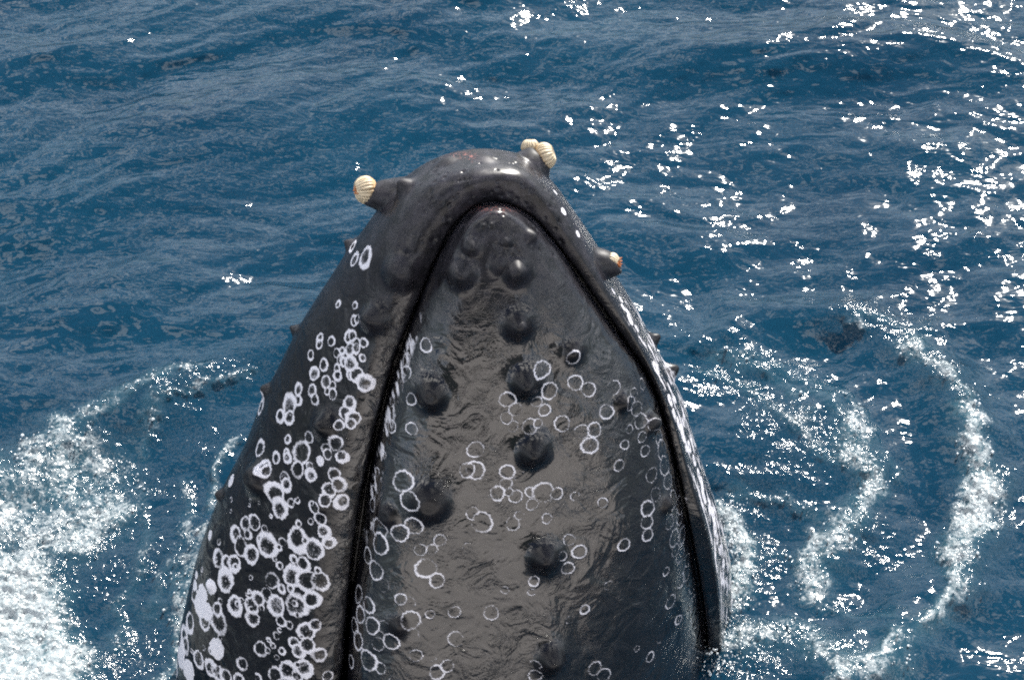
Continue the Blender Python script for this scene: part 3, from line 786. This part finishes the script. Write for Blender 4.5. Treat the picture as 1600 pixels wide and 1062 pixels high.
def make_barnacle(center, direction, R, H, ribs, cirri=1.0, seed=0):
    r = random.Random(seed)
    d = Vector([float(v) for v in direction]).normalized()
    q = d.to_track_quat('Z', 'Y')
    nA, prof = 120, [(0.62, -0.12), (0.80, 0.0), (0.94, 0.14), (1.0, 0.34), (0.98, 0.55), (0.88, 0.74), (0.72, 0.90), (0.58, 0.985), (0.50, 1.0), (0.42, 0.96), (0.36, 0.80), (0.34, 0.6)]
    vs = np.zeros((len(prof), nA + 1, 3)); grv = np.zeros((len(prof), nA + 1)); hv = np.zeros((len(prof), nA + 1))
    for i, (pr, pz) in enumerate(prof):
        for j in range(nA + 1):
            a = 2 * math.pi * j / nA
            rib = abs(math.sin(a * ribs / 2 + 0.6 * math.sin(a * 3 + seed)))
            six = abs(math.sin(a * 3 + seed))
            body_ = math.sin(math.pi * min(1, max(0, pz))) ** 0.5 if 0 < pz < 1 else 0.2
            k = 1 + (0.10 * rib - 0.05) * body_ - 0.10 * (six < 0.10) * body_
            rr = R * pr * k * (1 + 0.05 * math.sin(2 * a + seed))
            vs[i, j] = (rr * math.cos(a), rr * math.sin(a), H * pz + 0.02 * H * rib)
            grv[i, j] = (1 - min(1, rib * 2.6)) * (0.15 if i > 7 else 0.8) * (body_ > 0.3) + (1.0 if i > 9 else 0)
            hv[i, j] = pz
    sm_ = grid_mesh('barnacle', vs)
    attr(sm_, 'groove', grv); attr(sm_, 'high', hv)
    o = link('barnacle', sm_, shell_m, root)
    o.location = Vector([float(v) for v in (center - off)])
    o.rotation_mode = 'QUATERNION'; o.rotation_quaternion = q
    # opening lid and the feathery feet that poke out of it
    lid = []; lf = []
    n = 20
    for j in range(n):
        a = 2 * math.pi * j / n
        lid.append((R * 0.37 * math.cos(a), R * 0.37 * math.sin(a), H * 0.74))
    lid.append((0, 0, H * 0.80)); lid.append((0, 0, H * 0.5))
    for j in range(n):
        lf.append((j, (j + 1) % n, n)); lf.append(((j + 1) % n, j, n + 1))
    link('membrane', poly_mesh('membrane', lid, lf), dark_m, o)
    if cirri > 0:
        vs2, fs2 = [], []
        for sgn in (-1, 1):
            for k in range(3):
                bx_ = len(vs2); segs, ring = 7, 7
                lean = sgn * (0.12 + 0.1 * k) ; up_ = cirri * (1.0 - 0.12 * k)
                for s in range(segs + 1):
                    f = s / segs
                    cx = R * (lean * (0.4 + f) + 0.10 * k * f); cy = R * 0.16 * (k - 1) + R * 0.22 * math.sin(f * 1.6) * cirri
                    cz = H * 0.70 + H * 0.62 * up_ * f
                    rr = R * 0.16 * (1 - f) ** 0.6 + R * 0.01
                    for j in range(ring):
                        a = 2 * math.pi * j / ring
                        vs2.append((cx + rr * math.cos(a), cy + rr * 1.3 * math.sin(a), cz))
                for s in range(segs):
                    for j in range(ring):
                        fs2.append((bx_ + s * ring + j, bx_ + s * ring + (j + 1) % ring, bx_ + (s + 1) * ring + (j + 1) % ring, bx_ + (s + 1) * ring + j))
        link('feeding_legs', poly_mesh('feeding_legs', vs2, fs2), cirri_m, o)
    return o
def bpos(px, py, depth_ref):
    d = ray(px, py); d = d / np.linalg.norm(d)
    return O3 + d * depth_ref
dist0 = [np.linalg.norm(s[2] - O3) for s in stips]
b1 = make_barnacle(bpos(584, 295.5, dist0[0]), outward(-1, 0.05) + 0.25 * Nw, 21 * PXM, 27 * PXM, 26, 0.7, 1)
b2 = make_barnacle(bpos(842, 247, dist0[1]), outward(0.85, -0.35) + 0.15 * Nw, 20 * PXM, 23 * PXM, 22, 0.35, 2)
b3 = make_barnacle(bpos(829, 238, dist0[1] + 0.02), outward(-0.1, -1.0) + 0.2 * Nw, 13 * PXM, 18 * PXM, 18, 0.3, 3)
b4 = make_barnacle(bpos(948, 411, dist0[2]), outward(1, 0.08) + 0.35 * Nw, 17 * PXM, 18 * PXM, 12, 1.0, 4)
b1['label'] = 'cream ribbed barnacle on the left stub of the chin with a brown tip'
b2['label'] = 'larger white barnacle at the upper right corner of the chin'
b3['label'] = 'small white barnacle behind the larger one at the upper right corner'
b4['label'] = 'white barnacle with orange feeding legs on the right lip'

# ------------------------------------------------------------------ bubbles and drops in the froth
ico_v = []
ph_ = (1 + 5 ** 0.5) / 2
for a_, b_ in ((-1, ph_), (1, ph_), (-1, -ph_), (1, -ph_)):
    ico_v.append((a_, b_, 0))
for a_, b_ in ((-1, ph_), (1, ph_), (-1, -ph_), (1, -ph_)):
    ico_v.append((0, a_, b_))
for a_, b_ in ((ph_, -1), (ph_, 1), (-ph_, -1), (-ph_, 1)):
    ico_v.append((a_, 0, b_))
ico_v = np.array(ico_v, float); ico_v /= np.linalg.norm(ico_v[0])
ico_f = np.array([(0,11,5),(0,5,1),(0,1,7),(0,7,10),(0,10,11),(1,5,9),(5,11,4),(11,10,2),(10,7,6),(7,1,8),(3,9,4),(3,4,2),(3,2,6),(3,6,8),(3,8,9),(4,9,5),(2,4,11),(6,2,10),(8,6,7),(9,8,1)])
fl = np.argwhere((foam_d > 0.30) & (np.abs(X0) < 2.6) & (Y0 > 3.3) & (Y0 < 8))
pick = fl[rng.choice(len(fl), 3200, replace=True)]
ctr = seaP[pick[:, 0], pick[:, 1]] + rng.normal(0, 0.004, (len(pick), 3))
rad = 0.0011 + rng.exponential(0.0011, len(pick)); rad = np.minimum(rad, 0.007)
ctr[:, 2] += rad * 0.5 + rng.exponential(0.004, len(pick))
ns = 700
spx = rng.normal(1128, 26, ns); spy = rng.uniform(790, 1060, ns); spz = rng.exponential(0.035, ns)
sp = at_sea(spx, spy); sp[:, 2] = spz + 0.01; sp[:, 1] -= spz * 0.3
ctr = np.concatenate([ctr, sp]); rad = np.concatenate([rad, np.minimum(0.0012 + rng.exponential(0.0012, ns), 0.006)]); pick = np.concatenate([pick, pick[:ns]])
vv = (ico_v[None] * rad[:, None, None] + ctr[:, None]).reshape(-1, 3)
ff = (ico_f[None] + (np.arange(len(pick)) * 12)[:, None, None]).reshape(-1, 3)
bm_ = bpy.data.meshes.new('foam_bubbles')
bm_.vertices.add(len(vv)); bm_.vertices.foreach_set('co', vv.reshape(-1).astype(np.float32))
bm_.loops.add(ff.size); bm_.loops.foreach_set('vertex_index', ff.reshape(-1).astype(np.int32))
bm_.polygons.add(len(ff)); bm_.polygons.foreach_set('loop_start', (np.arange(len(ff)) * 3).astype(np.int32))
bm_.polygons.foreach_set('loop_total', np.full(len(ff), 3, np.int32)); bm_.polygons.foreach_set('use_smooth', np.ones(len(ff), bool))
bm_.update(calc_edges=True)
fo = link('foam_bubbles', bm_, simple_mat('bubble_water', (0.62, 0.66, 0.68), 0.08, 0, 40, 0.1))
tag(fo, 'white foam bubbles and drops scattered over the churned sea round the whale', 'foam', kind='stuff')

# ------------------------------------------------------------------ unseen white boat, added and shaped for its reflection in the wet skin
hull_m = simple_mat('boat_paint', (0.84, 0.79, 0.77), 0.35, 0.1, 6, 0.05)
glass_m = simple_mat('boat_glass', (0.02, 0.035, 0.03), 0.05, 0, 5, 0.2)
rub_m = simple_mat('boat_rubber', (0.03, 0.03, 0.035), 0.6, 0.2, 80, 0.2)
boat = bpy.data.objects.new('unseen_boat', None)
S.collection.objects.link(boat); boat.location = (0, -2.4, 0)
tag(boat, 'unseen white boat added behind the camera to give the pale reflection in the wet skin', 'boat')
n = 60; prof = [(-0.9, -0.6), (-0.35, -0.25), (-0.12, 0.4), (0.0, 1.3), (0.03, 1.8), (0.05, 2.10), (0.03, 2.22), (-0.04, 2.26), (-0.14, 2.26), (-0.16, 1.9)]
hv = np.zeros((n + 1, len(prof), 3))
for i in range(n + 1):
    x = -3.6 + 6.9 * i / n
    bow = max(0.0, (-2.2 - x) / 1.4) ** 2 * 1.9            # the bow curves away just left of the camera
    for j, (py_, pz_) in enumerate(prof):
        hv[i, j] = (x, 2.4 - 0.45 + py_ - bow, pz_)
link('hull', grid_mesh('hull', hv), hull_m, boat)
link('rub_rail', box_mesh('rub_rail', [(-2.2, 3.28, 2.0, 2.04, 1.98, 2.08)]), rub_m, boat)
link('stern', box_mesh('stern', [(3.30, 3.36, -0.3, 1.94, 0.0, 2.2)]), hull_m, boat)
link('deck', box_mesh('deck', [(-2.4, 2.66, -0.4, 1.76, 1.95, 2.05)]), rub_m, boat)
link('cabin', box_mesh('cabin', [(-2.0, 2.45, 0.2, 1.45, 2.06, 4.7)]), rub_m, boat)  # added dark block, keeps bright sky out of the upper snout's reflection
for k in range(3):
    link('cabin_window', box_mesh('cabin_window', [(-1.85 + 1.42 * k, -0.6 + 1.42 * k, 1.43, 1.47, 2.7, 4.4)]), glass_m, boat)
link('cabin_roof', box_mesh('cabin_roof', [(-2.2, 2.6, 0.0, 1.6, 4.71, 4.80)]), hull_m, boat)
